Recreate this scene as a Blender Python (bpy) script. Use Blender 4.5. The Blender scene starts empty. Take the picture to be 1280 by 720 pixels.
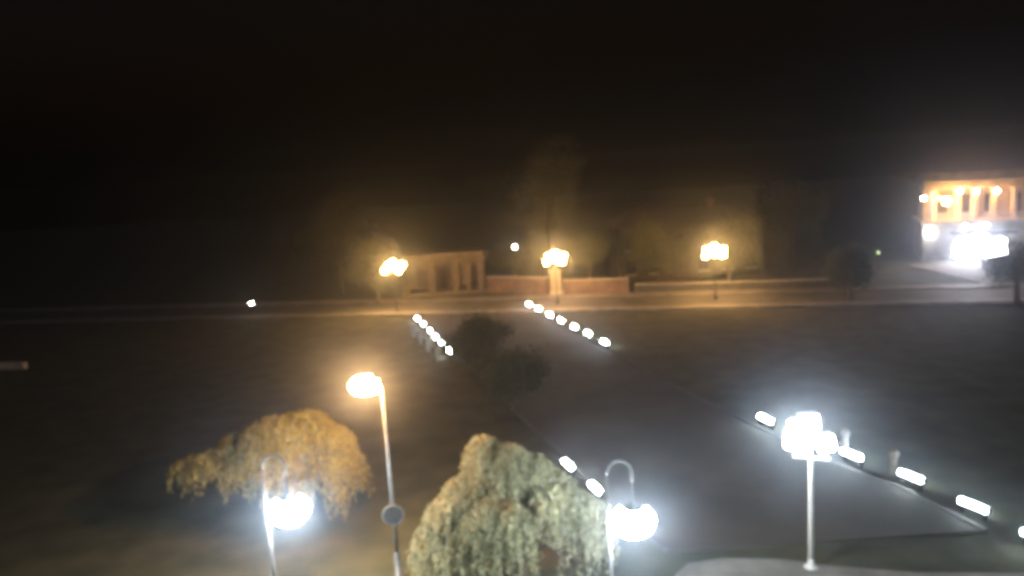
import bpy, math, random
import numpy as np
from mathutils import Vector, Matrix

sc = bpy.context.scene
col = sc.collection
RAD = math.radians

# ------------------------------------------------------------------ camera
cam_d = bpy.data.cameras.new('camera')
cam_d.sensor_width = 36.0
cam_d.lens = 36.0 * 950 / 1280
# soft fixed-focus webcam lens, focused close
cam_d.dof.use_dof = True
cam_d.dof.focus_distance = 1.0
cam_d.dof.aperture_fstop = cam_d.lens / 1000 / (2 * 0.0016)
cam_d.clip_start, cam_d.clip_end = 0.1, 2000
cam = bpy.data.objects.new('camera', cam_d)
col.objects.link(cam)
PITCH, ROLL = RAD(8.5), RAD(3.6)
f_ = Vector((0, math.cos(PITCH), -math.sin(PITCH)))
r0, u0 = Vector((1, 0, 0)), Vector((0, math.sin(PITCH), math.cos(PITCH)))
r_ = r0 * math.cos(ROLL) - u0 * math.sin(ROLL)
u_ = u0 * math.cos(ROLL) + r0 * math.sin(ROLL)
M = Matrix((r_, u_, -f_)).transposed().to_4x4()
M.translation = Vector((0, 0, 13.0))
cam.matrix_world = M
sc.camera = cam

# ------------------------------------------------------------------ night sky, added faint moon, exposure
SUN_EL, SUN_AZ = RAD(-3), RAD(200)
world = bpy.data.worlds.new('World')
sc.world = world
world.use_nodes = True
wn = world.node_tree
sky = wn.nodes.new('ShaderNodeTexSky')
sky.sky_type = 'NISHITA'
sky.sun_disc = False
sky.sun_elevation = SUN_EL
sky.sun_rotation = SUN_AZ
bg = wn.nodes['Background']
wn.links.new(sky.outputs[0], bg.inputs[0])
bg.inputs[1].default_value = 0.06
sun_d = bpy.data.lights.new('cool_fill', 'SUN')
sun_d.energy = 0.12  # unseen source, added for a faint cool tint on the ground
sun_d.angle = RAD(0.5)
sun_d.color = (0.78, 0.74, 1.0)
sun = bpy.data.objects.new('cool_fill', sun_d)
sun.rotation_euler = (RAD(50), 0, RAD(-25))
col.objects.link(sun)
sc.view_settings.view_transform = 'Standard'
sc.view_settings.look = 'None'
sc.view_settings.gamma = 1
sc.view_settings.exposure = 0
sc.render.engine = 'CYCLES'
sc.cycles.use_denoising = True
sc.cycles.max_bounces = 5
sc.cycles.diffuse_bounces = 2
sc.cycles.glossy_bounces = 2
sc.cycles.transmission_bounces = 3
sc.cycles.volume_bounces = 0
sc.cycles.sample_clamp_indirect = 2.0
sc.cycles.filter_width = 4.4

# ------------------------------------------------------------------ materials
def nodes_of(name):
    m = bpy.data.materials.new(name)
    m.use_nodes = True
    return m, m.node_tree, m.node_tree.nodes['Principled BSDF']

def surf(name, c1, c2, scale=4.0, rough=0.8, bump=0.2, metal=0.0, detail=5, island=0.0, bscale=None):
    """two-tone noise colour with fine relief"""
    m, t, b = nodes_of(name)
    L = t.links.new
    tc = t.nodes.new('ShaderNodeTexCoord')
    nz = t.nodes.new('ShaderNodeTexNoise')
    nz.inputs['Scale'].default_value = scale
    nz.inputs['Detail'].default_value = detail
    L(tc.outputs['Object'], nz.inputs['Vector'])
    rp = t.nodes.new('ShaderNodeValToRGB')
    rp.color_ramp.elements[0].position, rp.color_ramp.elements[1].position = 0.35, 0.68
    rp.color_ramp.elements[0].color = (*c1, 1)
    rp.color_ramp.elements[1].color = (*c2, 1)
    if island:
        g = t.nodes.new('ShaderNodeNewGeometry')
        mx = t.nodes.new('ShaderNodeMath'); mx.operation = 'MULTIPLY_ADD'
        mx.inputs[1].default_value = island
        L(g.outputs['Random Per Island'], mx.inputs[0])
        L(nz.outputs['Fac'], mx.inputs[2])
        sb = t.nodes.new('ShaderNodeMath'); sb.operation = 'SUBTRACT'
        sb.inputs[1].default_value = island / 2
        L(mx.outputs[0], sb.inputs[0])
        L(sb.outputs[0], rp.inputs['Fac'])
    else:
        L(nz.outputs['Fac'], rp.inputs['Fac'])
    L(rp.outputs['Color'], b.inputs['Base Color'])
    b.inputs['Roughness'].default_value = rough
    b.inputs['Metallic'].default_value = metal
    if bump:
        n2 = t.nodes.new('ShaderNodeTexNoise')
        n2.inputs['Scale'].default_value = bscale or scale * 6
        n2.inputs['Detail'].default_value = 4
        L(tc.outputs['Object'], n2.inputs['Vector'])
        bp = t.nodes.new('ShaderNodeBump')
        bp.inputs['Strength'].default_value = bump
        bp.inputs['Distance'].default_value = 0.05
        L(n2.outputs['Fac'], bp.inputs['Height'])
        L(bp.outputs['Normal'], b.inputs['Normal'])
    return m

def leafmat(name, c1, c2, scale=0.7):
    m = surf(name, c1, c2, scale, 0.6, 0, island=0.5)
    t = m.node_tree
    b = t.nodes['Principled BSDF']
    out = t.nodes['Material Output']
    tr = t.nodes.new('ShaderNodeBsdfTranslucent')
    mix = t.nodes.new('ShaderNodeMixShader')
    mix.inputs[0].default_value = 0.35
    src = b.inputs['Base Color'].links[0].from_socket
    t.links.new(src, tr.inputs[0])
    t.links.new(b.outputs[0], mix.inputs[1])
    t.links.new(tr.outputs[0], mix.inputs[2])
    t.links.new(mix.outputs[0], out.inputs[0])
    return m

def glow(name, c, s):
    m, t, b = nodes_of(name)
    b.inputs['Base Color'].default_value = (0.8, 0.8, 0.78, 1)
    b.inputs['Roughness'].default_value = 0.3
    b.inputs['Emission Color'].default_value = (*c, 1)
    b.inputs['Emission Strength'].default_value = s
    return m

WHITE = (0.86, 0.97, 1.0)
SODIUM = (1.0, 0.53, 0.2)
SODIUM2 = (1.0, 0.52, 0.16)
MAT = dict(
    grass=surf('grass', (0.028, 0.034, 0.016), (0.066, 0.066, 0.034), 0.6, 0.95, 0.9, bscale=14),
    gravel=surf('gravel', (0.026, 0.024, 0.021), (0.066, 0.058, 0.05), 0.22, 0.9, 0.5, bscale=30),
    asphalt=surf('asphalt', (0.045, 0.044, 0.043), (0.085, 0.08, 0.075), 0.35, 0.75, 0.3, bscale=24),
    flag=surf('paving', (0.12, 0.113, 0.105), (0.24, 0.222, 0.205), 0.8, 0.7, 0.35, bscale=18),
    kerb=surf('kerb_stone', (0.04, 0.038, 0.035), (0.085, 0.08, 0.074), 2.5, 0.85, 0.3),
    stone=surf('pale_stone', (0.3, 0.27, 0.22), (0.44, 0.4, 0.34), 1.6, 0.85, 0.3),
    plaster=surf('plaster', (0.26, 0.22, 0.16), (0.38, 0.33, 0.25), 0.9, 0.9, 0.25),
    bollard_stone=surf('bollard_stone', (0.12, 0.11, 0.09), (0.22, 0.2, 0.165), 4, 0.85, 0.3),
    pier_plaster=surf('pier_plaster', (0.10, 0.08, 0.056), (0.17, 0.138, 0.1), 1.2, 0.9, 0.3),
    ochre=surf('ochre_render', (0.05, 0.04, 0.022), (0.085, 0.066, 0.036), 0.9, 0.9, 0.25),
    brickred=surf('red_render', (0.12, 0.075, 0.058), (0.2, 0.135, 0.105), 1.1, 0.9, 0.3),
    tile=surf('roof_tile', (0.07, 0.05, 0.04), (0.12, 0.08, 0.06), 2, 0.85, 0.5),
    dark=surf('dark_paint', (0.008, 0.008, 0.009), (0.02, 0.02, 0.021), 5, 0.75, 0.1, 0.0),
    steel=surf('galvanised', (0.1, 0.1, 0.1), (0.17, 0.17, 0.168), 8, 0.5, 0.08, 0.35),
    whitepaint=surf('white_paint', (0.6, 0.6, 0.58), (0.78, 0.78, 0.76), 6, 0.5, 0.08),
    bark=surf('bark', (0.05, 0.037, 0.026), (0.11, 0.085, 0.06), 5, 0.95, 0.9),
    wood=surf('door_wood', (0.05, 0.03, 0.018), (0.09, 0.055, 0.035), 4, 0.6, 0.3),
    gold_leaf=leafmat('autumn_leaf', (0.16, 0.125, 0.024), (0.37, 0.305, 0.06)),
    willow_leaf=leafmat('pale_green_leaf', (0.18, 0.18, 0.1), (0.42, 0.4, 0.24)),
    dark_leaf=leafmat('dark_green_leaf', (0.03, 0.038, 0.017), (0.075, 0.082, 0.034)),
    mid_leaf=leafmat('green_leaf', (0.055, 0.06, 0.02), (0.13, 0.13, 0.045)),
)
gm, gt, gb = nodes_of('window_glass')
gb.inputs['Base Color'].default_value = (0.012, 0.014, 0.018, 1)
gb.inputs['Roughness'].default_value = 0.08
MAT['glass'] = gm
MAT['lamp_white'] = glow('white_globe', WHITE, 380)
MAT['lamp_flood'] = glow('white_flood', (0.9, 0.98, 1.0), 270)
MAT['lamp_path'] = glow('white_strip', (0.85, 0.98, 1.0), 110)
_t = MAT['lamp_path'].node_tree          # lamps of unequal age: each fitting a little brighter or dimmer
_oi = _t.nodes.new('ShaderNodeObjectInfo')
_mr = _t.nodes.new('ShaderNodeMapRange')
_mr.inputs['To Min'].default_value, _mr.inputs['To Max'].default_value = 55, 165
_t.links.new(_oi.outputs['Random'], _mr.inputs['Value'])
_t.links.new(_mr.outputs[0], _t.nodes['Principled BSDF'].inputs['Emission Strength'])
MAT['lamp_sodium'] = glow('sodium_lens', SODIUM, 800)
MAT['lamp_far'] = glow('sodium_lantern', SODIUM2, 320)
MAT['lamp_portico'] = glow('portico_lamp_glow', (1.0, 0.46, 0.17), 900)
MAT['lamp_small'] = glow('small_bulb', (1.0, 0.95, 0.85), 220)
MAT['lamp_amber'] = glow('dim_amber_bulb', SODIUM, 14)
MAT['lamp_bulkhead'] = glow('bulkhead_glow', (0.84, 0.88, 1.0), 130)
MAT['lamp_green'] = glow('dim_green_bulb', (0.6, 0.8, 0.35), 2.5)
MAT['lit_glass'] = glow('lit_entrance_glass', (0.9, 0.92, 1.0), 130)

# ------------------------------------------------------------------ mesh helpers
class MB:
    def __init__(s): s.v, s.f = [], []
    def add(s, vs, fs):
        o = len(s.v)
        s.v += [tuple(p) for p in vs]
        s.f += [tuple(i + o for i in f) for f in fs]
        return s
    def box(s, c, d, rz=0.0, bev=0.0):
        """bevelled box: centre, full size, turned about z"""
        x, y, z = d[0] / 2, d[1] / 2, d[2] / 2
        ca, sa = math.cos(rz), math.sin(rz)
        def T(p): return (c[0] + p[0] * ca - p[1] * sa, c[1] + p[0] * sa + p[1] * ca, c[2] + p[2])
        if not bev:
            vs = [T(p) for p in ((-x,-y,-z),(x,-y,-z),(x,y,-z),(-x,y,-z),(-x,-y,z),(x,-y,z),(x,y,z),(-x,y,z))]
            return s.add(vs, [(0,3,2,1),(4,5,6,7),(0,1,5,4),(1,2,6,5),(2,3,7,6),(3,0,4,7)])
        b = bev
        ring = lambda a, e, zz: [(-a,-e,zz),(a,-e,zz),(a,e,zz),(-a,e,zz)]
        lv = ring(x-b, y-b, -z) + ring(x, y, -z+b) + ring(x, y, z-b) + ring(x-b, y-b, z)
        fs = [(0,3,2,1), (12,13,14,15)]
        for k in range(3):
            for i in range(4):
                j = (i + 1) % 4
                fs.append((k*4+i, k*4+j, k*4+4+j, k*4+4+i))
        return s.add([T(p) for p in lv], fs)
    def tube(s, pts, rad, n=10, cap=True):
        pts = [Vector(p) for p in pts]
        if not hasattr(rad, '__len__'): rad = [rad] * len(pts)
        vs, fs = [], []
        ref = None
        for i, p in enumerate(pts):
            d = (pts[min(i+1, len(pts)-1)] - pts[max(i-1, 0)]).normalized()
            if ref is None:
                ref = d.orthogonal().normalized()
            ref = (ref - d * ref.dot(d)).normalized()
            q = d.cross(ref)
            for k in range(n):
                a = 2 * math.pi * k / n
                vs.append(p + (ref * math.cos(a) + q * math.sin(a)) * rad[i])
        for i in range(len(pts) - 1):
            for k in range(n):
                j = (k + 1) % n
                fs.append((i*n+k, i*n+j, (i+1)*n+j, (i+1)*n+k))
        if cap:
            fs.append(tuple(range(n))[::-1])
            fs.append(tuple((len(pts)-1)*n + k for k in range(n)))
        return s.add(vs, fs)
    def _lathe(s, c, prof, n):
        vs, fs = [], []
        for r, z in prof:
            for k in range(n):
                a = 2 * math.pi * k / n
                vs.append((c[0] + max(r, 1e-3) * math.cos(a), c[1] + max(r, 1e-3) * math.sin(a), c[2] + z))
        for i in range(len(prof) - 1):
            for k in range(n):
                j = (k + 1) % n
                fs.append((i*n+k, i*n+j, (i+1)*n+j, (i+1)*n+k))
        fs.append(tuple(range(n))[::-1])
        fs.append(tuple((len(prof)-1)*n + k for k in range(n)))
        return s.add(vs, fs)
    def ball(s, c, rx, rz=None, n=12, m=8):
        rz = rz or rx
        return s._lathe(c, [(rx * math.sin(math.pi * i / m), -rz * math.cos(math.pi * i / m)) for i in range(m + 1)], n)
    def build(s, name, mat, parent=None, smooth=False):
        me = bpy.data.meshes.new(name)
        me.from_pydata(s.v, [], s.f)
        me.materials.append(MAT[mat] if isinstance(mat, str) else mat)
        if smooth:
            me.polygons.foreach_set('use_smooth', [True] * len(me.polygons))
        me.update()
        o = bpy.data.objects.new(name, me)
        col.objects.link(o)
        o.parent = parent
        return o

def thing(name, label, cat, loc=(0, 0, 0), rz=0.0, group=None):
    o = bpy.data.objects.new(name, None)
    o.empty_display_size = 0.3
    col.objects.link(o)
    o.location = loc
    o.rotation_euler = (0, 0, rz)
    o['label'] = label
    o['category'] = cat
    if group: o['group'] = group
    return o

def tag(o, label, cat, group=None):
    o['label'] = label
    o['category'] = cat
    if group: o['group'] = group
    return o

def struct(o, kind='structure', label=None):
    o['kind'] = kind
    if label: o['label'] = label
    return o

def copy_tree(o, parent=None):
    c = o.copy()
    col.objects.link(c)
    c.parent = parent
    for ch in list(o.children):
        copy_tree(ch, c)
    return c

# ------------------------------------------------------------------ ground, promenade, street
rng = random.Random(4)
def sheet(name, mat, pts, z, thick=0.0):
    m = MB()
    n = len(pts)
    m.add([(x, y, z) for x, y in pts], [tuple(range(n))])
    if thick:
        for i in range(n):
            j = (i + 1) % n
            a, b = pts[i], pts[j]
            m.add([(*a, z), (*b, z), (*b, z - thick), (*a, z - thick)], [(0, 3, 2, 1)])
    return m.build(name, mat)

g = MB()
N = 60
xs = [(-1 + 2 * i / N) for i in range(N + 1)]
gx = [math.copysign(abs(t) ** 1.8, t) * 380 for t in xs]
gy = [-20 + 420 * (i / N) ** 1.7 for i in range(N + 1)]
vs = []
for y in gy:
    for x in gx:
        near = abs(x) < 75 and y < 110
        vs.append((x, y, (rng.random() - 0.5) * 0.05 - 0.03 if near else -0.03))
g.add(vs, [(j*(N+1)+i, j*(N+1)+i+1, (j+1)*(N+1)+i+1, (j+1)*(N+1)+i) for j in range(N) for i in range(N)])
struct(g.build('ground', 'grass'), label='dark lawn of the park')

ROW_A = [(-8.85, 68.92), (-7.95, 65.94), (-7.08, 62.89), (-6.36, 60.11), (-5.67, 57.6), (-4.82, 54.86)]
ROW_A2 = [(1.99, 31.48), (2.86, 28.86)]
ROW_B = [(1.62, 72.92), (2.42, 69.94), (3.28, 66.75), (4.06, 63.83), (4.95, 60.76), (5.75, 57.97), (6.61, 54.55)]
ROW_C = [(12.04, 35.76), (12.9, 32.9), (13.96, 30.65), (15.12, 28.11), (15.88, 25.37), (16.45, 22.85)]
left_edge = [(-10.0, 74.6), (-8.4, 68.9), (-4.35, 54.9), (2.45, 31.5), (3.35, 28.6), (4.75, 24.2)]
right_edge = [(15.6, 24.2), (14.6, 28.1), (13.4, 30.7), (11.55, 35.8), (6.1, 54.6), (1.15, 72.9), (0.7, 74.6)]
struct(sheet('promenade', 'gravel', left_edge + right_edge, 0.02, 0.1), label='pale gravel promenade between two rows of lights')

def kerb(name, pts, w, h, mat='kerb'):
    m = MB()
    for a, b in zip(pts, pts[1:]):
        dx, dy = b[0] - a[0], b[1] - a[1]
        L_ = math.hypot(dx, dy)
        m.box(((a[0]+b[0])/2, (a[1]+b[1])/2, h/2 - 0.02), (L_ - 0.006, w, h + 0.04), math.atan2(dy, dx), 0.015)
    return struct(m.build(name, mat))
kerb('promenade_kerb', left_edge, 0.2, 0.06)
kerb('promenade_kerb', right_edge[:-1], 0.2, 0.06)

# cross street at the far end and its pavements
def along(x): return 79.0 - 0.235 * (x + 15.0)      # centre line of the street
def strip(name, mat, d0, d1, z, thick, x0=-75, x1=64, n=14):
    m = MB()
    for i in range(n):
        a, b = x0 + (x1 - x0) * i / n, x0 + (x1 - x0) * (i + 1) / n
        ya, yb = along(a), along(b)
        m.add([(a, ya + d0, z), (b, yb + d0, z), (b, yb + d1, z), (a, ya + d1, z),
               (a, ya + d0, z - thick), (b, yb + d0, z - thick)], [(0, 1, 2, 3), (4, 5, 1, 0)])
    return struct(m.build(name, mat))
strip('street', 'asphalt', -3.0, 3.0, 0.03, 0.08)
strip('pavement', 'flag', -4.6, -3.0, 0.13, 0.16)
strip('pavement', 'flag', 3.0, 5.2, 0.13, 0.16)
# forecourt in front of the columned building
struct(sheet('forecourt', 'pier_plaster', [(44, 68.6), (66, 63.6), (70, 84.5), (44.6, 84.5)], 0.16, 0.12))
# foreground walk along the bottom of the view
struct(sheet('path', 'flag', [(4.4, 13), (34, 13), (34, 20.5), (17, 21.2), (12, 21.9), (9.6, 22.6), (8.2, 23.2), (6.4, 23.5), (5.2, 23.3), (4.6, 22.6), (4.3, 21)], 0.03, 0.1))

# ------------------------------------------------------------------ path lights
def make_path_light():
    r = thing('path_light', '', 'path light')
    m = MB()
    m.box((0, 0, 0.27), (1.12, 0.2, 0.12), 0, 0.015)
    m.build('housing', 'dark', r)
    for s in (-1, 1):
        MB().box((s * 0.42, 0, 0.1), (0.09, 0.14, 0.22), 0, 0.01).build('foot', 'dark', r)
        MB().box((s * 0.545, 0, 0.41), (0.03, 0.2, 0.16), 0, 0.006).build('end_cap', 'steel', r)
    d = MB()
    n = 6
    prof = [(-0.08, 0.335)] + [(0.08 * -math.cos(math.pi * k / n), 0.39 + 0.07 * math.sin(math.pi * k / n)) for k in range(n + 1)] + [(0.08, 0.335)]
    vs = [(x, y, z) for x in (-0.525, 0.525) for y, z in prof]
    k = len(prof)
    d.add(vs, [(i, i + k, i + k + 1, i + 1) for i in range(k - 1)] + [(k - 1, 2 * k - 1, k, 0), tuple(range(k)), tuple(range(2 * k - 1, k - 1, -1))])
    d.build('diffuser', 'lamp_path', r)
    return r
ORD = ['first', 'second', 'third', 'fourth', 'fifth', 'sixth', 'seventh']
spots = []
for i, p in enumerate(ROW_A):
    spots.append((p, 106.2, '%s low white path light from far end of the short left row' % ORD[i]))
for i, p in enumerate(ROW_A2):
    spots.append((p, 107, ['small low path light glimpsed beyond the pale tree, farther of two', 'low path light shining beside the pale tree, nearer of two'][i]))
for i, p in enumerate(ROW_B):
    spots.append((p, 106, '%s low white path light from far end of the middle row of seven' % ORD[i]))
rc = ['low white path light just left of the floodlight post', 'low path light hidden in the glare behind the floodlight post',
      'low white path light just right of the floodlight post', 'low white path light second to the right of the floodlight post',
      'large low white path light near the right edge of the promenade', 'low path light cut by the right edge of the picture']
for i, p in enumerate(ROW_C):
    spots.append((p, 112 if i > 1 else 108, rc[i]))
proto = make_path_light()
for i, ((x, y), a, lab) in enumerate(spots):
    o = proto if i == 0 else copy_tree(proto)
    o.location = (x, y, 0.0)
    o.rotation_euler = (0, 0, RAD(a + rng.uniform(-2, 2)))
    o['label'] = lab
    o['group'] = 'low path lights lining the promenade'

# ------------------------------------------------------------------ pale stone bollards outside the lights
def make_bollard():
    r = thing('bollard', '', 'bollard')
    MB()._lathe((0, 0, 0), [(0.17, -0.05), (0.17, 0.06), (0.13, 0.08), (0.115, 0.62), (0.14, 0.64), (0.14, 0.68), (0.09, 0.7)], 14).build('shaft', 'bollard_stone', r, True)
    MB().ball((0, 0, 0.86), 0.2, 0.19, 14, 8).build('ball_top', 'bollard_stone', r, True)
    return r
bproto = make_bollard()
bl = [((-8.62, 62.98), 'pale stone bollard beside left row of path lights, farthest of four'),
      ((-7.72, 59.85), 'pale stone bollard beside left row of path lights, second farthest'),
      ((-6.95, 57.3), 'pale stone bollard beside left row of path lights, third from far end'),
      ((-5.95, 53.9), 'pale stone bollard beside left row of path lights, nearest of four'),
      ((14.25, 32.0), 'round topped pale bollard right of the floodlight post'),
      ((15.05, 29.35), 'faint round topped bollard farther right of the floodlight post')]
for i, ((x, y), lab) in enumerate(bl):
    o = bproto if i == 0 else copy_tree(bproto)
    o.location = (x, y, 0)
    o['label'] = lab
    o['group'] = 'stone bollards outside the path lights'

# ------------------------------------------------------------------ crook lamps
def make_crook():
    r = thing('crook_lamp', '', 'lamp post')
    MB()._lathe((0, 0, 0), [(0.17, -0.05), (0.17, 0.1), (0.12, 0.14), (0.1, 0.5), (0.075, 0.56), (0.06, 0.6)], 14).build('base', 'dark', r, True)
    MB().tube([(0, 0, 0.55), (0, 0, 2.8), (0, 0, 5.25)], [0.058, 0.046, 0.036], 12).build('pole', 'steel', r, True)
    arc = [(0.32 - 0.32 * math.cos(math.pi * k / 14), 0, 5.25 + 0.36 * math.sin(math.pi * k / 14)) for k in range(15)]
    MB().tube(arc + [(0.64, 0, 5.0)], 0.036, 10).build('crook', 'dark', r, True)
    MB().tube([(0.64, 0, 5.02), (0.64, 0, 4.4)], 0.02, 8).build('hanger', 'dark', r, True)
    MB()._lathe((0.64, 0, 3.95), [(0.05, 0.53), (0.07, 0.47), (0.18, 0.42), (0.31, 0.35), (0.27, 0.31)], 18).build('cap', 'dark', r, True)
    MB().ball((0.64, 0, 3.95), 0.54, 0.4, 18, 10).build('globe', 'lamp_white', r, True)  # oversized, the lamp's bloom is put into its shape
    return r
c1 = make_crook()
c1.location = (-7.36, 20.5, 0)
c1.rotation_euler = (0, 0, RAD(4))
c1['label'] = 'crook topped lamp post with white globe before the amber tree'
c1['group'] = 'crook topped park lamps'
c2 = copy_tree(c1)
c2.location = (2.12, 18.55, 0)
c2.rotation_euler = (0, 0, 0)
c2['label'] = 'crook topped lamp post with white globe right of the pale tree'

# ------------------------------------------------------------------ sodium street lamp in the middle left
s = thing('street_lamp', 'tall street lamp with amber head on a steel pole, nearest of the amber lamps', 'street lamp', (-4.33, 23.5, 0), 0, 'amber street lamps')
MB()._lathe((0, 0, 0), [(0.2, -0.05), (0.2, 0.04), (0.12, 0.06), (0.11, 0.9), (0.09, 0.95)], 14).build('base', 'steel', s, True)
MB().tube([(0, 0, 0.9), (0, 0, 3.5), (0, 0, 6.55)], [0.072, 0.06, 0.045], 12).build('pole', 'steel', s, True)
MB().tube([(0, 0, 6.5), (-0.05, 0.03, 6.66), (-0.2, 0.12, 6.74), (-0.36, 0.22, 6.76)], [0.045, 0.042, 0.04, 0.038], 10).build('arm', 'steel', s, True)
h = MB()
for (cx, w, z, hh) in ((-0.55, 0.46, 6.78, 0.1),):
    h.box((cx, 0.3, z), (w + 0.24, 0.32, hh), RAD(-30), 0.03)
head = h.build('lamp_head', 'dark', s)
MB().ball((-0.6, 0.31, 6.58), 0.48, 0.28, 16, 8).build('lens', 'lamp_sodium', head, True)  # lens enlarged to carry the bloom of the lamp
# round sign on that pole
rs = thing('round_sign', 'dark round sign seen from behind on the amber lamp pole', 'sign', (-4.33, 23.41, 2.3), RAD(8))
d = MB()
d.tube([(0, -0.04, 0), (0, -0.02, 0)], 0.33, 28)
disc = d.build('disc', 'dark', rs)
rim = MB()
rim.tube([(0.335 * math.cos(2*math.pi*k/28), -0.03, 0.335 * math.sin(2*math.pi*k/28)) for k in range(29)], 0.018, 6)
rim.build('rim', 'steel', rs, True)
MB().box((0, 0.0, 0.0), (0.24, 0.03, 0.05)).build('bracket', 'steel', rs)

# ------------------------------------------------------------------ floodlight post
fp = thing('floodlight_post', 'white pole carrying a crossbar and bright white floodlights', 'lamp post', (8.97, 22.6, 0))
MB()._lathe((0, 0, 0), [(0.22, -0.05), (0.22, 0.03), (0.1, 0.05), (0.09, 0.3)], 14).build('base', 'whitepaint', fp, True)
MB().tube([(0, 0, 0.25), (0, 0, 2.2), (0, 0, 4.55)], [0.08, 0.072, 0.06], 12).build('pole', 'whitepaint', fp, True)
MB().box((0.02, -0.005, 3.69), (1.08, 0.09, 0.09), RAD(-22), 0.01).build('crossbar', 'whitepaint', fp)
for (x, y, z, yaw) in ((-0.44, 0.18, 4.22, -12), (0.40, -0.15, 4.2, 14), (-0.07, -0.03, 4.86, 0), (-0.36, 0.05, 4.66, -38)):
    a = RAD(yaw)
    def R(p, a=a, x=x, y=y, z=z):
        tilt = RAD(18)
        py = p[1] * math.cos(tilt) - p[2] * math.sin(tilt) * -1
        pz = p[2] * math.cos(tilt) + p[1] * math.sin(tilt)
        return (x + p[0] * math.cos(a) - py * math.sin(a), y + p[0] * math.sin(a) + py * math.cos(a), z + pz)
    b = MB().box((0, 0.05, 0), (0.6, 0.18, 0.46), 0, 0.03)
    b.v = [R(p) for p in b.v]
    hd = b.build('floodlight_head', 'whitepaint', fp)
    l = MB().box((0, -0.055, 0), (0.54, 0.04, 0.4), 0, 0.01)
    l.v = [R(p) for p in l.v]
    l.build('lens', 'lamp_flood', hd)
    br = MB().tube([(x, y + 0.06, z - 0.16), (x * 0.98, y * 0.98 + 0.02, 3.73 if z < 4.3 else 4.45)], 0.02, 6)
    br.build('bracket', 'steel', hd)

# ------------------------------------------------------------------ far amber lamps
def make_far_lamp():
    r = thing('street_lamp', '', 'street lamp')
    MB()._lathe((0, 0, 0), [(0.16, -0.1), (0.16, 0.3), (0.09, 0.36), (0.08, 0.9), (0.06, 0.95)], 12).build('base', 'dark', r, True)
    MB().tube([(0, 0, 0.9), (0, 0, 4.0)], [0.06, 0.045], 10).build('pole', 'dark', r, True)
    MB()._lathe((0, 0, 3.9), [(0.05, 0), (0.12, 0.08), (0.12, 0.16), (0.05, 0.24), (0.045, 0.9)], 12).build('finial_stem', 'dark', r, True)
    MB().ball((0, 0, 5.02), 0.27, 0.27, 12, 8).build('globe', 'lamp_far', r, True)
    for k in range(6):  # ring of arms and globes added to imitate star-shaped glare
        a = 2 * math.pi * (k + 0.2) / 6
        up = 0.0 if k % 2 else 0.42
        ca, sa = math.cos(a), math.sin(a)
        am = MB().tube([(0.05 * ca, 0.05 * sa, 4.0), (0.4 * ca, 0.4 * sa, 3.86 + up * 0.5), (0.75 * ca, 0.75 * sa, 3.92 + up), (0.86 * ca, 0.86 * sa, 4.08 + up)], 0.03, 6).build('arm', 'dark', r, True)
        MB().ball((0.88 * ca, 0.88 * sa, 4.3 + up), 0.25, 0.25, 12, 8).build('globe', 'lamp_far', am, True)
    return r
fl = make_far_lamp()
for i, ((x, y), lab) in enumerate([((-11.69, 75.5), 'amber street lamp, globes added for its glare, at the far street, leftmost beside the pavilion'),
                                   ((4.42, 74.35), 'amber street lamp, globes added for its glare, at the far street before the gate pillar'),
                                   ((19.31, 71.4), 'amber street lamp, globes added for its glare, before the yellowish house, rightmost of three')]):
    o = fl if i == 0 else copy_tree(fl)
    o.location = (x, y, 0)
    o['label'] = lab
    o['group'] = 'amber street lamps'

# small distant lamps on posts
def small_lamp(label, x, y, z, mat, r=0.13, name='small_lamp'):
    t = thing(name, label, 'lamp', (x, y, 0), 0)
    MB().tube([(0, 0, -0.05), (0, 0, z - 0.12)], [0.05, 0.035], 8).build('post', 'dark', t, True)
    MB()._lathe((0, 0, z - 0.14), [(0.03, 0), (r * 0.8, 0.03), (r * 0.8, 0.05)], 10).build('holder', 'dark', t, True)
    MB().ball((0, 0, z + r * 0.6), r, r, 10, 7).build('bulb', mat, t, True)
    return t
small_lamp('tiny white lamp on a post among the lit leaves above the wall', 0.59, 86.6, 4.75, 'lamp_small', 0.1)
small_lamp('tiny lone white lamp in the dark at left', -27.1, 78.0, 1.4, 'lamp_small', 0.075)
small_lamp('dim greenish lamp in the dark left of the columned building', 41.0, 84.0, 1.75, 'lamp_green', 0.16)

small_lamp('dim amber lamp before the low wall at the left edge', -43.6, 58.6, 2.0, 'lamp_amber', 0.2)

# ------------------------------------------------------------------ trees
def leaf_mesh(name, mat, V, parent):
    n = len(V)
    me = bpy.data.meshes.new(name)
    me.vertices.add(n * 4)
    me.vertices.foreach_set('co', V.reshape(-1))
    me.loops.add(n * 4)
    me.loops.foreach_set('vertex_index', np.arange(n * 4, dtype=np.int32))
    me.polygons.add(n)
    me.polygons.foreach_set('loop_start', np.arange(0, n * 4, 4, dtype=np.int32))
    me.update(calc_edges=True)
    me.materials.append(MAT[mat])
    o = bpy.data.objects.new(name, me)
    col.objects.link(o)
    o.parent = parent
    return o

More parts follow.
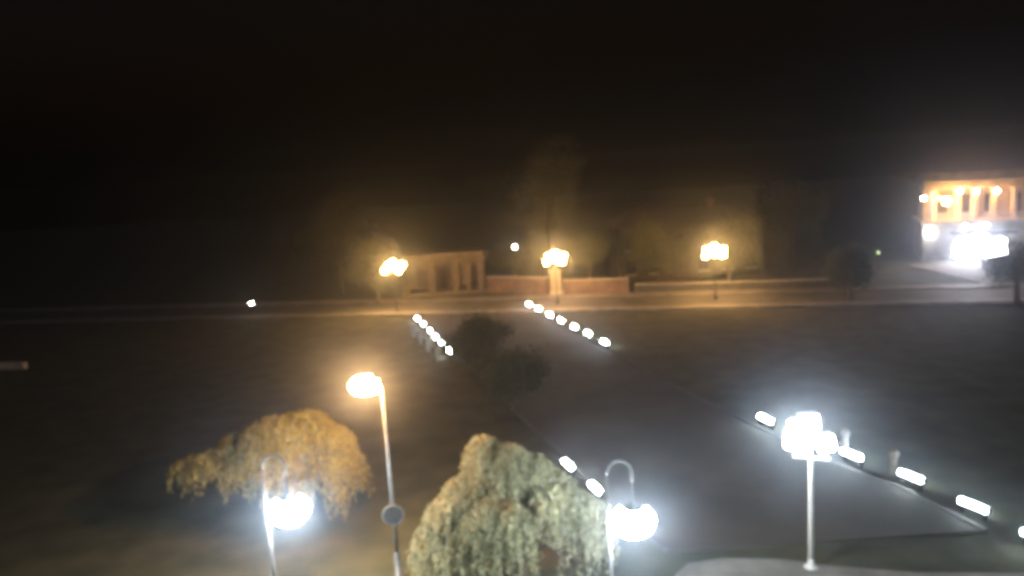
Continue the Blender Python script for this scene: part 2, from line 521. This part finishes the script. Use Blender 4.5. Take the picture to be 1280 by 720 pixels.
def leaves(name, mat, lobes, n, size, seed, parent, droop=0.0, shell=0.55):
    R_ = np.random.default_rng(seed)
    lob = np.array(lobes, float)
    w = (lob[:, 3] * lob[:, 4] * lob[:, 5]) ** 0.7
    pick = R_.choice(len(lob), n, p=w / w.sum())
    d = R_.normal(size=(n, 3))
    d /= np.linalg.norm(d, axis=1)[:, None]
    rad = shell + (1.08 - shell) * R_.random(n) ** 0.7
    # twig clumps: pull each leaf towards one of many clump centres
    nc = max(40, n // 28)
    cp = R_.choice(len(lob), nc, p=w / w.sum())
    cd = R_.normal(size=(nc, 3)); cd /= np.linalg.norm(cd, axis=1)[:, None]
    cc = lob[cp, :3] + cd * lob[cp, 3:6] * (shell + (1 - shell) * R_.random(nc) ** 0.6)[:, None]
    own = R_.integers(0, nc, n)
    spread = size * (1.3 + 1.6 * R_.random(nc))
    c = cc[own] + R_.normal(size=(n, 3)) * spread[own][:, None] * np.array([0.8, 0.8, 0.8 + droop * 1.6])
    stray = R_.random(n) < 0.22
    c[stray] = (lob[pick, :3] + d * lob[pick, 3:6] * rad[:, None])[stray]
    c[:, 2] = np.maximum(c[:, 2], 0.15)
    a = R_.normal(size=(n, 3))
    if droop: a[:, 2] = -abs(a[:, 2]) - droop * 2
    a /= np.linalg.norm(a, axis=1)[:, None]
    b = np.cross(a, R_.normal(size=(n, 3)))
    b /= np.linalg.norm(b, axis=1)[:, None]
    s_ = size * (0.6 + 0.8 * R_.random(n))[:, None]
    L_, W_ = a * s_, b * s_ * (0.42 if not droop else 0.26)
    nrm = np.cross(a, b) * s_ * 0.15
    V = np.empty((n, 4, 3))
    V[:, 0] = c - L_ * 0.5
    V[:, 1] = c + W_ * 0.5 + nrm
    V[:, 2] = c + L_ * 0.5
    V[:, 3] = c - W_ * 0.5 + nrm
    return leaf_mesh(name, mat, V, parent)

def weeping(name, mat, domes, n, size, seed, parent):
    """curtains of hanging twigs: domes are (x, y, ztop, rx, ry, rise, hang); twigs start on the dome and fall"""
    R_ = np.random.default_rng(seed)
    dm = np.array(domes, float)
    w = dm[:, 3] * dm[:, 4] * (0.6 + dm[:, 6])
    C_, A_ = [], []
    for _ in range(n):
        k = R_.choice(len(dm), p=w / w.sum())
        x, y, zt, rx, ry, rise, hang = dm[k]
        t = R_.random() * 2 * math.pi
        q = R_.random() ** 0.42
        px, py = q * math.cos(t), q * math.sin(t)
        z0 = zt - rise * q * q * (0.9 + 0.2 * R_.random())
        ln = hang * (0.35 + 0.65 * R_.random()) * (0.45 + 0.55 * q)
        m = max(6, int(ln / (size * 0.36)))
        out = 0.12 + 0.2 * R_.random()
        sway = R_.normal() * 0.1
        u = (np.arange(m) + R_.random(m) * 0.6) / m
        cx = x + rx * px + math.cos(t) * out * np.sqrt(u) + sway * u + R_.normal(size=m) * size * 0.32
        cy = y + ry * py + math.sin(t) * out * np.sqrt(u) + R_.normal(size=m) * size * 0.32
        cz = z0 - ln * u ** 1.25
        C_.append(np.stack([cx, cy, cz], 1))
        a = R_.normal(size=(m, 3)) * 0.55
        a[:, 2] -= 1.0
        A_.append(a)
    c = np.concatenate(C_)
    a = np.concatenate(A_)
    ok = c[:, 2] > 0.12
    c, a = c[ok], a[ok]
    n = len(c)
    a /= np.linalg.norm(a, axis=1)[:, None]
    b = np.cross(a, R_.normal(size=(n, 3)))
    b /= np.linalg.norm(b, axis=1)[:, None]
    s_ = size * (0.7 + 0.6 * R_.random(n))[:, None]
    L_, W_ = a * s_, b * s_ * 0.34
    nrm = np.cross(a, b) * s_ * 0.12
    V = np.stack([c - L_ * 0.5, c + W_ * 0.5 + nrm, c + L_ * 0.5, c - W_ * 0.5 + nrm], 1)
    return leaf_mesh(name, mat, V, parent)

def tree(name, label, base, lobes, mat, n, size, seed, trunk_r=0.16, droop=0.0, group=None, fork=None, shell=0.55, domes=None):
    """base: world foot of the trunk; lobes: (x, y, z, rx, ry, rz) relative to it"""
    rn = random.Random(seed)
    t = thing(name, label, 'tree', (*base, 0), 0, group)
    zs = [l[2] - l[5] * 0.2 for l in lobes]
    top = max(zs)
    fork = fork or max(0.8, min(l[2] - l[5] for l in lobes) + 0.5)
    cx = sum(l[0] for l in lobes) / len(lobes) * 0.4
    cy = sum(l[1] for l in lobes) / len(lobes) * 0.4
    k = Vector((cx * 0.4 + rn.uniform(-.08, .08), cy * 0.4, fork))
    tm = MB().tube([(0, 0, -0.15), (0, 0, 0.1), (k.x * 0.4, k.y * 0.4, fork * 0.5), k, (cx, cy, (fork + top) / 2), (cx * 1.2, cy * 1.2, top)],
                   [trunk_r * 1.5, trunk_r * 1.15, trunk_r, trunk_r * 0.85, trunk_r * 0.5, trunk_r * 0.15], 10)
    tr = tm.build('trunk', 'bark', t, True)
    for l in lobes:
        e = Vector(l[:3])
        m_ = (k + e) / 2 + Vector((rn.uniform(-.15, .15), rn.uniform(-.15, .15), 0.12))
        MB().tube([k, m_, e, e + (e - m_) * 0.5], [trunk_r * 0.5, trunk_r * 0.34, trunk_r * 0.18, 0.012], 6).build('limb', 'bark', tr, True)
    if domes:
        weeping('crown', mat, domes, n, size, seed, t)
    else:
        leaves('crown', mat, lobes, n, size, seed, t, droop, shell)
    return t

# amber tree, left
tree('broadleaf_tree', 'wide low tree glowing amber behind the white crook lamp', (-9.6, 28.2), [
    (-3.1, 0, 2.3, 0.9, 0.9, 0.6), (-2.2, 0.2, 2.6, 1.0, 1.1, 0.75), (-1.1, -0.3, 3.1, 1.2, 1.2, 1.0),
    (0.1, -0.2, 3.6, 1.4, 1.4, 1.1), (1.3, 0.2, 3.5, 1.3, 1.3, 1.1), (2.2, 0.1, 2.8, 1.1, 1.1, 1.1),
    (2.6, -0.2, 1.8, 0.8, 0.9, 0.9), (0.9, -0.9, 2.5, 1.2, 1.0, 1.0), (-0.6, -0.9, 2.4, 1.1, 0.9, 0.7)],
    'gold_leaf', 1500, 0.17, 11, 0.2, fork=1.5, domes=[
    (-3.2, 0.0, 3.0, 0.8, 0.8, 0.45, 1.0), (-2.2, -0.2, 3.25, 0.95, 1.0, 0.5, 1.3), (-1.1, 0.2, 3.9, 1.1, 1.1, 0.7, 1.7),
    (0.2, -0.2, 4.45, 1.3, 1.3, 0.8, 2.0), (1.2, 0.2, 4.5, 1.2, 1.2, 0.8, 2.2), (2.1, 0.0, 4.0, 1.0, 1.1, 0.8, 2.6),
    (2.7, -0.2, 3.1, 0.7, 0.8, 0.6, 2.2), (0.6, -1.0, 3.5, 1.1, 0.8, 0.7, 1.7), (-0.7, -0.9, 3.2, 1.0, 0.7, 0.6, 1.2)])
# pale drooping tree, centre
tree('weeping_tree', 'tall drooping pale green tree at bottom centre lit from both sides', (-0.3, 22.9), [
    (-0.9, 0.2, 3.75, 0.7, 0.75, 0.9), (-1.6, -0.1, 2.5, 0.85, 0.9, 1.1), (-2.4, 0.0, 1.6, 0.85, 0.9, 1.0),
    (-0.7, -0.9, 2.3, 0.9, 0.8, 1.3), (0.1, -0.1, 3.3, 0.75, 0.85, 0.9), (0.5, -0.9, 2.6, 0.6, 0.6, 1.2),
    (1.15, 0.2, 2.95, 0.75, 0.8, 0.8), (1.9, -0.1, 2.5, 0.7, 0.8, 0.95), (2.5, 0.0, 1.7, 0.6, 0.8, 1.1),
    (-1.4, -0.9, 1.2, 0.9, 0.7, 0.9), (-0.2, -1.3, 1.2, 0.6, 0.5, 1.0), (1.6, -0.7, 1.2, 0.45, 0.5, 1.0)],
    'willow_leaf', 2100, 0.15, 23, 0.2, fork=1.2, domes=[
    (-0.95, 0.3, 4.85, 0.5, 0.6, 0.5, 2.2), (-0.2, 0.1, 4.6, 0.65, 0.7, 0.5, 2.2), (0.6, 0.2, 4.15, 0.6, 0.7, 0.5, 2.4),
    (1.3, 0.1, 3.6, 0.5, 0.7, 0.45, 2.2), (-1.6, -0.2, 3.75, 0.7, 0.8, 0.6, 2.4), (-2.3, -0.1, 3.0, 0.6, 0.8, 0.6, 2.2),
    (-2.8, 0.0, 2.1, 0.5, 0.7, 0.5, 1.9), (-1.0, -0.9, 3.3, 0.65, 0.6, 0.5, 2.6), (-0.2, -1.1, 3.2, 0.55, 0.5, 0.5, 2.6),
    (1.0, -0.9, 3.5, 0.4, 0.45, 0.4, 1.5), (1.95, -0.2, 3.05, 0.5, 0.7, 0.45, 2.4), (2.45, 0.0, 2.6, 0.42, 0.6, 0.45, 2.2),
    (-1.9, -0.9, 2.3, 0.6, 0.5, 0.5, 2.0)])
# dark trees that hide the middle of the promenade's left row and the gap of the right one
rnd_l = lambda sd, r, h, k=6: [(lambda q: (q.uniform(-.5, .5) * r * 1.2, q.uniform(-.5, .5) * r * 1.2, h * q.uniform(0.5, 0.88), r * q.uniform(.45, .7), r * q.uniform(.45, .7), h * q.uniform(.16, .26)))(random.Random(sd * 100 + i)) for i in range(k)]
dk = [((-2.6, 47.5), 2.0, 4.0, 'dark leafless-looking tree in the gap below the short left row of lights'),
      ((-0.4, 41.0), 2.0, 3.2, 'dark bushy tree just above the pale drooping tree'),
      ]
dk[0] = (dk[0][0], dk[0][1], dk[0][2], 'dark bushy tree in the gap below the short left row of lights')
for i, (b, r, hh, lab) in enumerate(dk):
    tree('dark_tree', lab, b, rnd_l(31 + i, r, hh, 7), 'dark_leaf', 6500, 0.2, 50 + i, 0.14, group='unlit trees along the promenade')
# trees behind the far street
bgs = [((-20.5, 92), 4.6, 10.5, 'tall dim tree behind the far street, left of the pavilion', 'mid_leaf'),
       ((0.4, 90.0), 2.6, 5.6, 'greenish lit tree above the wall beside the tiny white lamp', 'mid_leaf'),
       ((5.0, 96), 5.5, 16.5, 'very tall dim tree rising behind the gate pillar', 'mid_leaf'),
       ((-14.5, 81.5), 2.9, 6.4, 'dim amber lit tree just left of the left far lamp', 'mid_leaf'),
       ((15.8, 79.8), 3.2, 6.6, 'olive lit tree behind the right far lamp, left of two', 'mid_leaf'),
       ((22.6, 78.2), 3.4, 7.0, 'olive lit tree behind the right far lamp, right of two', 'mid_leaf'),
       ((8.6, 83.5), 2.8, 5.6, 'dim lit tree over the wall right of the gate pillar', 'mid_leaf'),
       ((33.5, 90), 4.5, 10.0, 'tall dim tree right of the yellowish house', 'dark_leaf'),
       ((30.2, 66.9), 1.8, 5.0, 'thin dark tree standing before the far street at right', 'dark_leaf'),
       ((41.2, 61.0), 2.6, 5.0, 'black tree at the right edge below the columned building', 'dark_leaf')]
for i, (b, r, hh, lab, mt) in enumerate(bgs):
    tree('street_tree', lab, b, rnd_l(71 + i, r, hh, 8), mt, 9000, 0.28 if hh > 6 else 0.22, 80 + i, 0.2, group='trees by the far street')

# ------------------------------------------------------------------ pavilion at the far street
pv = thing('pavilion', 'small pale pavilion with square piers and flat cornice beside the left amber lamp', 'pavilion', (-7.6, 85.2, 0))
MB().box((0, 1.8, 0.18), (9.6, 4.6, 0.42), 0, 0.02).build('plinth', 'pier_plaster', pv)
for x in (-4.2, -1.45, 1.3, 2.75, 4.2):
    pr = MB().box((x, 0, 1.95), (0.62, 0.6, 3.1), 0, 0.03).build('pier', 'pier_plaster', pv)
    MB().box((x, 0, 3.42), (0.78, 0.76, 0.16), 0, 0.02).build('capital', 'pier_plaster', pr)
MB().box((0, 3.4, 1.95), (9.0, 0.3, 3.12)).build('back_wall', 'pier_plaster', pv)
for x in (-2.8, 0.0, 3.4):
    dr = MB().box((x, 3.22, 1.5), (1.3, 0.08, 2.2), 0, 0.01).build('door', 'wood', pv)
    MB().box((x + 0.5, 3.16, 1.4), (0.05, 0.06, 0.2)).build('handle', 'steel', dr)
MB().box((0, 1.7, 3.75), (9.3, 4.4, 0.5), 0, 0.02).build('architrave', 'pier_plaster', pv)
MB().box((0, 1.7, 4.12), (9.9, 5.0, 0.24), 0, 0.05).build('cornice', 'pier_plaster', pv)
MB().box((0, 1.7, 4.5), (9.2, 4.3, 0.52), 0, 0.03).build('parapet', 'pier_plaster', pv)

# ------------------------------------------------------------------ walls and gate pillar
def wall(label, a, b, h, mat):
    dx, dy = b[0] - a[0], b[1] - a[1]
    L_ = math.hypot(dx, dy)
    t = thing('boundary_wall', label, 'wall', ((a[0]+b[0])/2, (a[1]+b[1])/2, 0), math.atan2(dy, dx))
    MB().box((0, 0, h / 2 - 0.05), (L_, 0.3, h + 0.1)).build('wall_body', mat, t)
    n = max(2, int(L_ / 1.5))
    for i in range(n):
        w = L_ / n
        MB().box((-L_/2 + w * (i + .5), 0, h + 0.055), (w - 0.02, 0.44, 0.11), 0, 0.015).build('coping_stone', 'stone', t)
    k = max(2, int(L_ / 4))
    for i in range(k + 1):
        MB().box((-L_/2 + (L_ - 0.4) * i / k + 0.2, -0.19, h / 2), (0.4, 0.09, h - 0.02), 0, 0.01).build('pilaster', mat, t)
    return t
wall('low pale wall at the left edge of the picture, faintly lit amber', (-58.0, 63.5), (-39.4, 59.9), 0.4, 'stone')
wall('low reddish wall between the pavilion and the gate pillar', (-2.6, 84.3), (3.9, 80.6), 1.8, 'brickred')
wall('low reddish wall right of the gate pillar', (5.5, 80.0), (12.2, 78.4), 1.5, 'brickred')
wall('long low pale wall before the yellowish house', (12.8, 78.3), (34.0, 73.3), 0.8, 'kerb')
gp = thing('gate_pillar', 'pale square gate pillar lit pink below the middle amber lamp', 'pillar', (4.7, 79.9, 0), RAD(-12))
MB().box((0, 0, 0.2), (1.3, 1.0, 0.6), 0, 0.03).build('plinth', 'stone', gp)
MB().box((0, 0, 1.5), (1.1, 0.84, 2.05), 0, 0.02).build('shaft', 'plaster', gp)
MB().box((0, 0, 2.62), (1.34, 1.06, 0.2), 0, 0.04).build('cap', 'stone', gp)
MB().ball((0, 0, 2.95), 0.27, 0.26, 12, 8).build('ball_finial', 'stone', gp, True)

# ------------------------------------------------------------------ house behind the right amber lamp
hs = thing('house', 'dim yellowish two storey house behind the right amber lamp', 'house', (20.7, 86.5, 0), 0)
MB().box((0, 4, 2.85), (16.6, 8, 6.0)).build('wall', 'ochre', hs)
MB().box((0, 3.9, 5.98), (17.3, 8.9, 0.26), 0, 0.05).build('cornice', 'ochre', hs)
rf = MB().add([(-8.8, -0.7, 6.13), (8.8, -0.7, 6.13), (8.8, 8.6, 6.13), (-8.8, 8.6, 6.13), (-5.5, 3.9, 8.3), (5.5, 3.9, 8.3)],
              [(0, 1, 5, 4), (1, 2, 5), (2, 3, 4, 5), (3, 0, 4), (3, 2, 1, 0)]).build('roof', 'tile', hs)
MB().box((3.2, 3.2, 8.2), (0.8, 0.8, 1.5), 0, 0.02).build('chimney', 'brickred', rf)
for zz in (1.6, 4.35):
    for i in range(6):
        x = -6.9 + i * 2.76
        if zz < 2 and i == 2:
            dr = MB().box((x, -0.02, 1.2), (1.2, 0.1, 2.4), 0, 0.01).build('door', 'wood', hs)
            MB().box((x + 0.45, -0.09, 1.2), (0.05, 0.06, 0.16)).build('handle', 'steel', dr)
            continue
        wd = MB().box((x, -0.005, zz), (1.02, 0.05, 1.5)).build('window', 'glass', hs)
        fr = MB()
        for sx in (-0.55, 0, 0.55): fr.box((x + sx, -0.05, zz), (0.09, 0.09, 1.62))
        fr.box((x, -0.053, zz + 0.77), (1.01, 0.09, 0.09)); fr.box((x, -0.053, zz - 0.77), (1.01, 0.09, 0.09))
        fr.build('frame', 'wood', wd)
        MB().box((x, -0.1, zz - 0.9), (1.4, 0.24, 0.1), 0, 0.01).build('sill', 'stone', wd)

# ------------------------------------------------------------------ columned building, far right
pb = thing('columned_building', 'floodlit building at far right with tall columns above a bright glazed entrance', 'building', (54.5, 86.0, 0), RAD(-22))
GX0, GX1 = -6.6, 7.0
MB().box((-5.0, 4, 2.1), (3.2, 8, 4.4)).build('ground_floor_wall', 'plaster', pb)
MB().box((4.6, 4, 2.1), (4.8, 8, 4.4)).build('ground_floor_wall', 'plaster', pb)
MB().box((-0.6, 7.9, 2.1), (5.6, 0.2, 4.4)).build('hall_back_wall', 'plaster', pb)
MB().box((-0.6, 0.45, 3.55), (5.6, 0.7, 1.5)).build('lintel_wall', 'plaster', pb)
MB().box((0.2, 3.6, 4.46), (14.2, 9.6, 0.3), 0, 0.04).build('terrace_slab', 'stone', pb)
# lit glazing: three arched bays, the middle one taller, each with its bars
MB().box((-0.6, 0.6, 1.5), (5.6, 0.3, 2.75)).build('entrance_wall', 'plaster', pb)
for (x, w, zs) in ((-2.45, 1.6, 1.55), (-0.6, 1.75, 2.0), (1.25, 1.6, 1.55)):
    r = w / 2
    pts = [(-r, 0.35), (r, 0.35)] + [(r * math.cos(math.pi * k / 12), zs + r * math.sin(math.pi * k / 12)) for k in range(13)]
    n = len(pts)
    pm = MB().add([(x + p, 0.43, z) for p, z in pts] + [(x + p, 0.40, z) for p, z in pts],
                  [tuple(range(n)), tuple(range(2 * n - 1, n - 1, -1))] + [(i, (i + 1) % n, n + (i + 1) % n, n + i) for i in range(n)])
    pn = pm.build('arched_pane', 'lit_glass', pb)
    arch = [(x - r - 0.04, 0.4, 0.3), (x - r - 0.04, 0.4, zs)] + [(x - (r + 0.04) * math.cos(math.pi * k / 12), 0.4, zs + (r + 0.04) * math.sin(math.pi * k / 12)) for k in range(1, 12)] + [(x + r + 0.04, 0.4, zs), (x + r + 0.04, 0.4, 0.3)]
    MB().tube(arch, 0.05, 6).build('arch_frame', 'stone', pn)
    for sx in (-0.33, 0.33):
        MB().box((x + sx * r * 1.5, 0.38, 0.35 + zs / 2), (0.05, 0.03, zs + 0.3)).build('glazing_bar', 'dark', pn)
    MB().box((x, 0.375, zs), (w, 0.03, 0.06)).build('glazing_bar', 'dark', pn)
MB().box((-0.6, -0.75, 3.2), (6.4, 1.7, 0.18), 0, 0.03).build('canopy', 'dark', pb)
for x in (-3.6, 2.4):
    MB().tube([(x, -1.4, 0.0), (x, -1.4, 3.12)], 0.07, 10).build('canopy_post', 'steel', pb, True)
for i in range(3):
    MB().box((-0.6, -0.4 - 0.36 * i, 0.36 - 0.12 * i), (6.6 , 0.36, 0.14), 0, 0.01).build('step', 'stone', pb)
# upper floor set back behind columns
MB().box((0.2, 5.2, 6.6), (13.0, 5.0, 4.0)).build('upper_wall', 'plaster', pb)
colx = (-5.6, -3.0, -1.4, 0.55, 2.5, 4.5, 6.3)
for x in colx:
    cm = MB()._lathe((x, 0.4, 4.61), [(0.46, 0), (0.46, 0.14), (0.38, 0.2), (0.39, 1.2), (0.33, 3.2), (0.36, 3.3), (0.46, 3.42)], 18)
    c_ = cm.build('column', 'stone', pb, True)
    MB().box((x, 0.4, 8.11), (1.0, 1.0, 0.14), 0, 0.02).build('capital', 'stone', c_)
for a, b in zip(colx, colx[1:]):
    n = 4
    bal = MB().box(((a + b) / 2, 0.1, 5.38), (b - a - 0.9, 0.16, 0.1), 0, 0.01).build('handrail', 'stone', pb)
    for i in range(n):
        x = a + 0.55 + (b - a - 1.1) * (i + 0.5) / n
        MB()._lathe((x, 0.1, 4.61), [(0.06, 0), (0.1, 0.25), (0.05, 0.5), (0.07, 0.72)], 8).build('baluster', 'stone', bal, True)
for i in range(5):
    x = -4.3 + i * 2.45
    wd = MB().box((x, 2.68, 6.3), (1.1, 0.06, 2.2)).build('window', 'glass', pb)
    MB().box((x, 2.62, 5.15), (1.4, 0.2, 0.1)).build('sill', 'stone', wd)
MB().box((0.3, 1.1, 8.62), (13.6, 2.6, 0.86), 0, 0.02).build('entablature', 'plaster', pb)
MB().box((0.3, 3.2, 9.2), (14.4, 9.4, 0.3), 0, 0.08).build('cornice', 'stone', pb)
MB().box((0.3, 3.6, 9.75), (13.4, 8.0, 0.8)).build('attic', 'plaster', pb)
# its lamps
def portico_lamp(label, x, y, z, mat='lamp_portico', r=0.16, name='portico_lamp'):
    a = RAD(-22)
    dx, dy = x - 54.5, y - 86.0
    t = thing(name, label, 'lamp', (54.5 + dx * math.cos(a) - dy * math.sin(a), 86.0 + dx * math.sin(a) + dy * math.cos(a), z), a, 'lamps on the columned building')
    MB().box((0, 0.18, 0.12), (0.12, 0.36, 0.1), 0, 0.01).build('bracket', 'dark', t)
    MB()._lathe((0, -0.05, 0), [(0.05, 0.26), (r * 0.9, 0.16), (r, 0.1)], 12).build('hood', 'dark', t, True)
    MB().ball((0, -0.05, 0), r * 0.9, r * 0.8, 10, 7).build('bulb', mat, t, True)
    return t
portico_lamp('amber lamp at the head of a column, left of the row of three', 51.55, 85.5, 7.95)
portico_lamp('amber lamp at the head of a column, middle of the row of three', 53.15, 85.5, 7.9)
portico_lamp('amber lamp at the head of a column, right of the row of three', 55.15, 85.5, 7.8)
portico_lamp('large glaring amber lamp left of the columns', 50.15, 85.2, 6.9, 'lamp_far', 0.42)
portico_lamp('tiny white lamp at the left corner of the columned building', 47.9, 85.6, 7.3, 'lamp_small', 0.17)
portico_lamp('white lamp under the terrace at the left of the glazed entrance', 48.55, 85.6, 3.5, 'lamp_bulkhead', 0.36)
portico_lamp('white lamp above the canopy, left of two', 52.1, 85.4, 3.95, 'lamp_bulkhead', 0.17)
portico_lamp('white lamp above the canopy, right of two', 54.2, 85.4, 3.95, 'lamp_bulkhead', 0.17)

# ------------------------------------------------------------------ added for lens bloom: haze
hz = MB().box((0, 190, 9.5), (800, 460, 22)).build('bloom_haze', 'grass')
hz['kind'] = 'stuff'
hz['label'] = 'thin mist added for the lens glow round the lamps'
hm = bpy.data.materials.new('bloom_haze')
hm.use_nodes = True
ht = hm.node_tree
ht.nodes.remove(ht.nodes['Principled BSDF'])
pvn = ht.nodes.new('ShaderNodeVolumePrincipled')
pvn.inputs['Color'].default_value = (0.74, 0.84, 1.0, 1)  # tinted blue to cool the amber scatter
pvn.inputs['Density'].default_value = 0.0014
pvn.inputs['Anisotropy'].default_value = 0.94
ht.links.new(pvn.outputs[0], ht.nodes['Material Output'].inputs['Volume'])
hz.data.materials[0] = hm
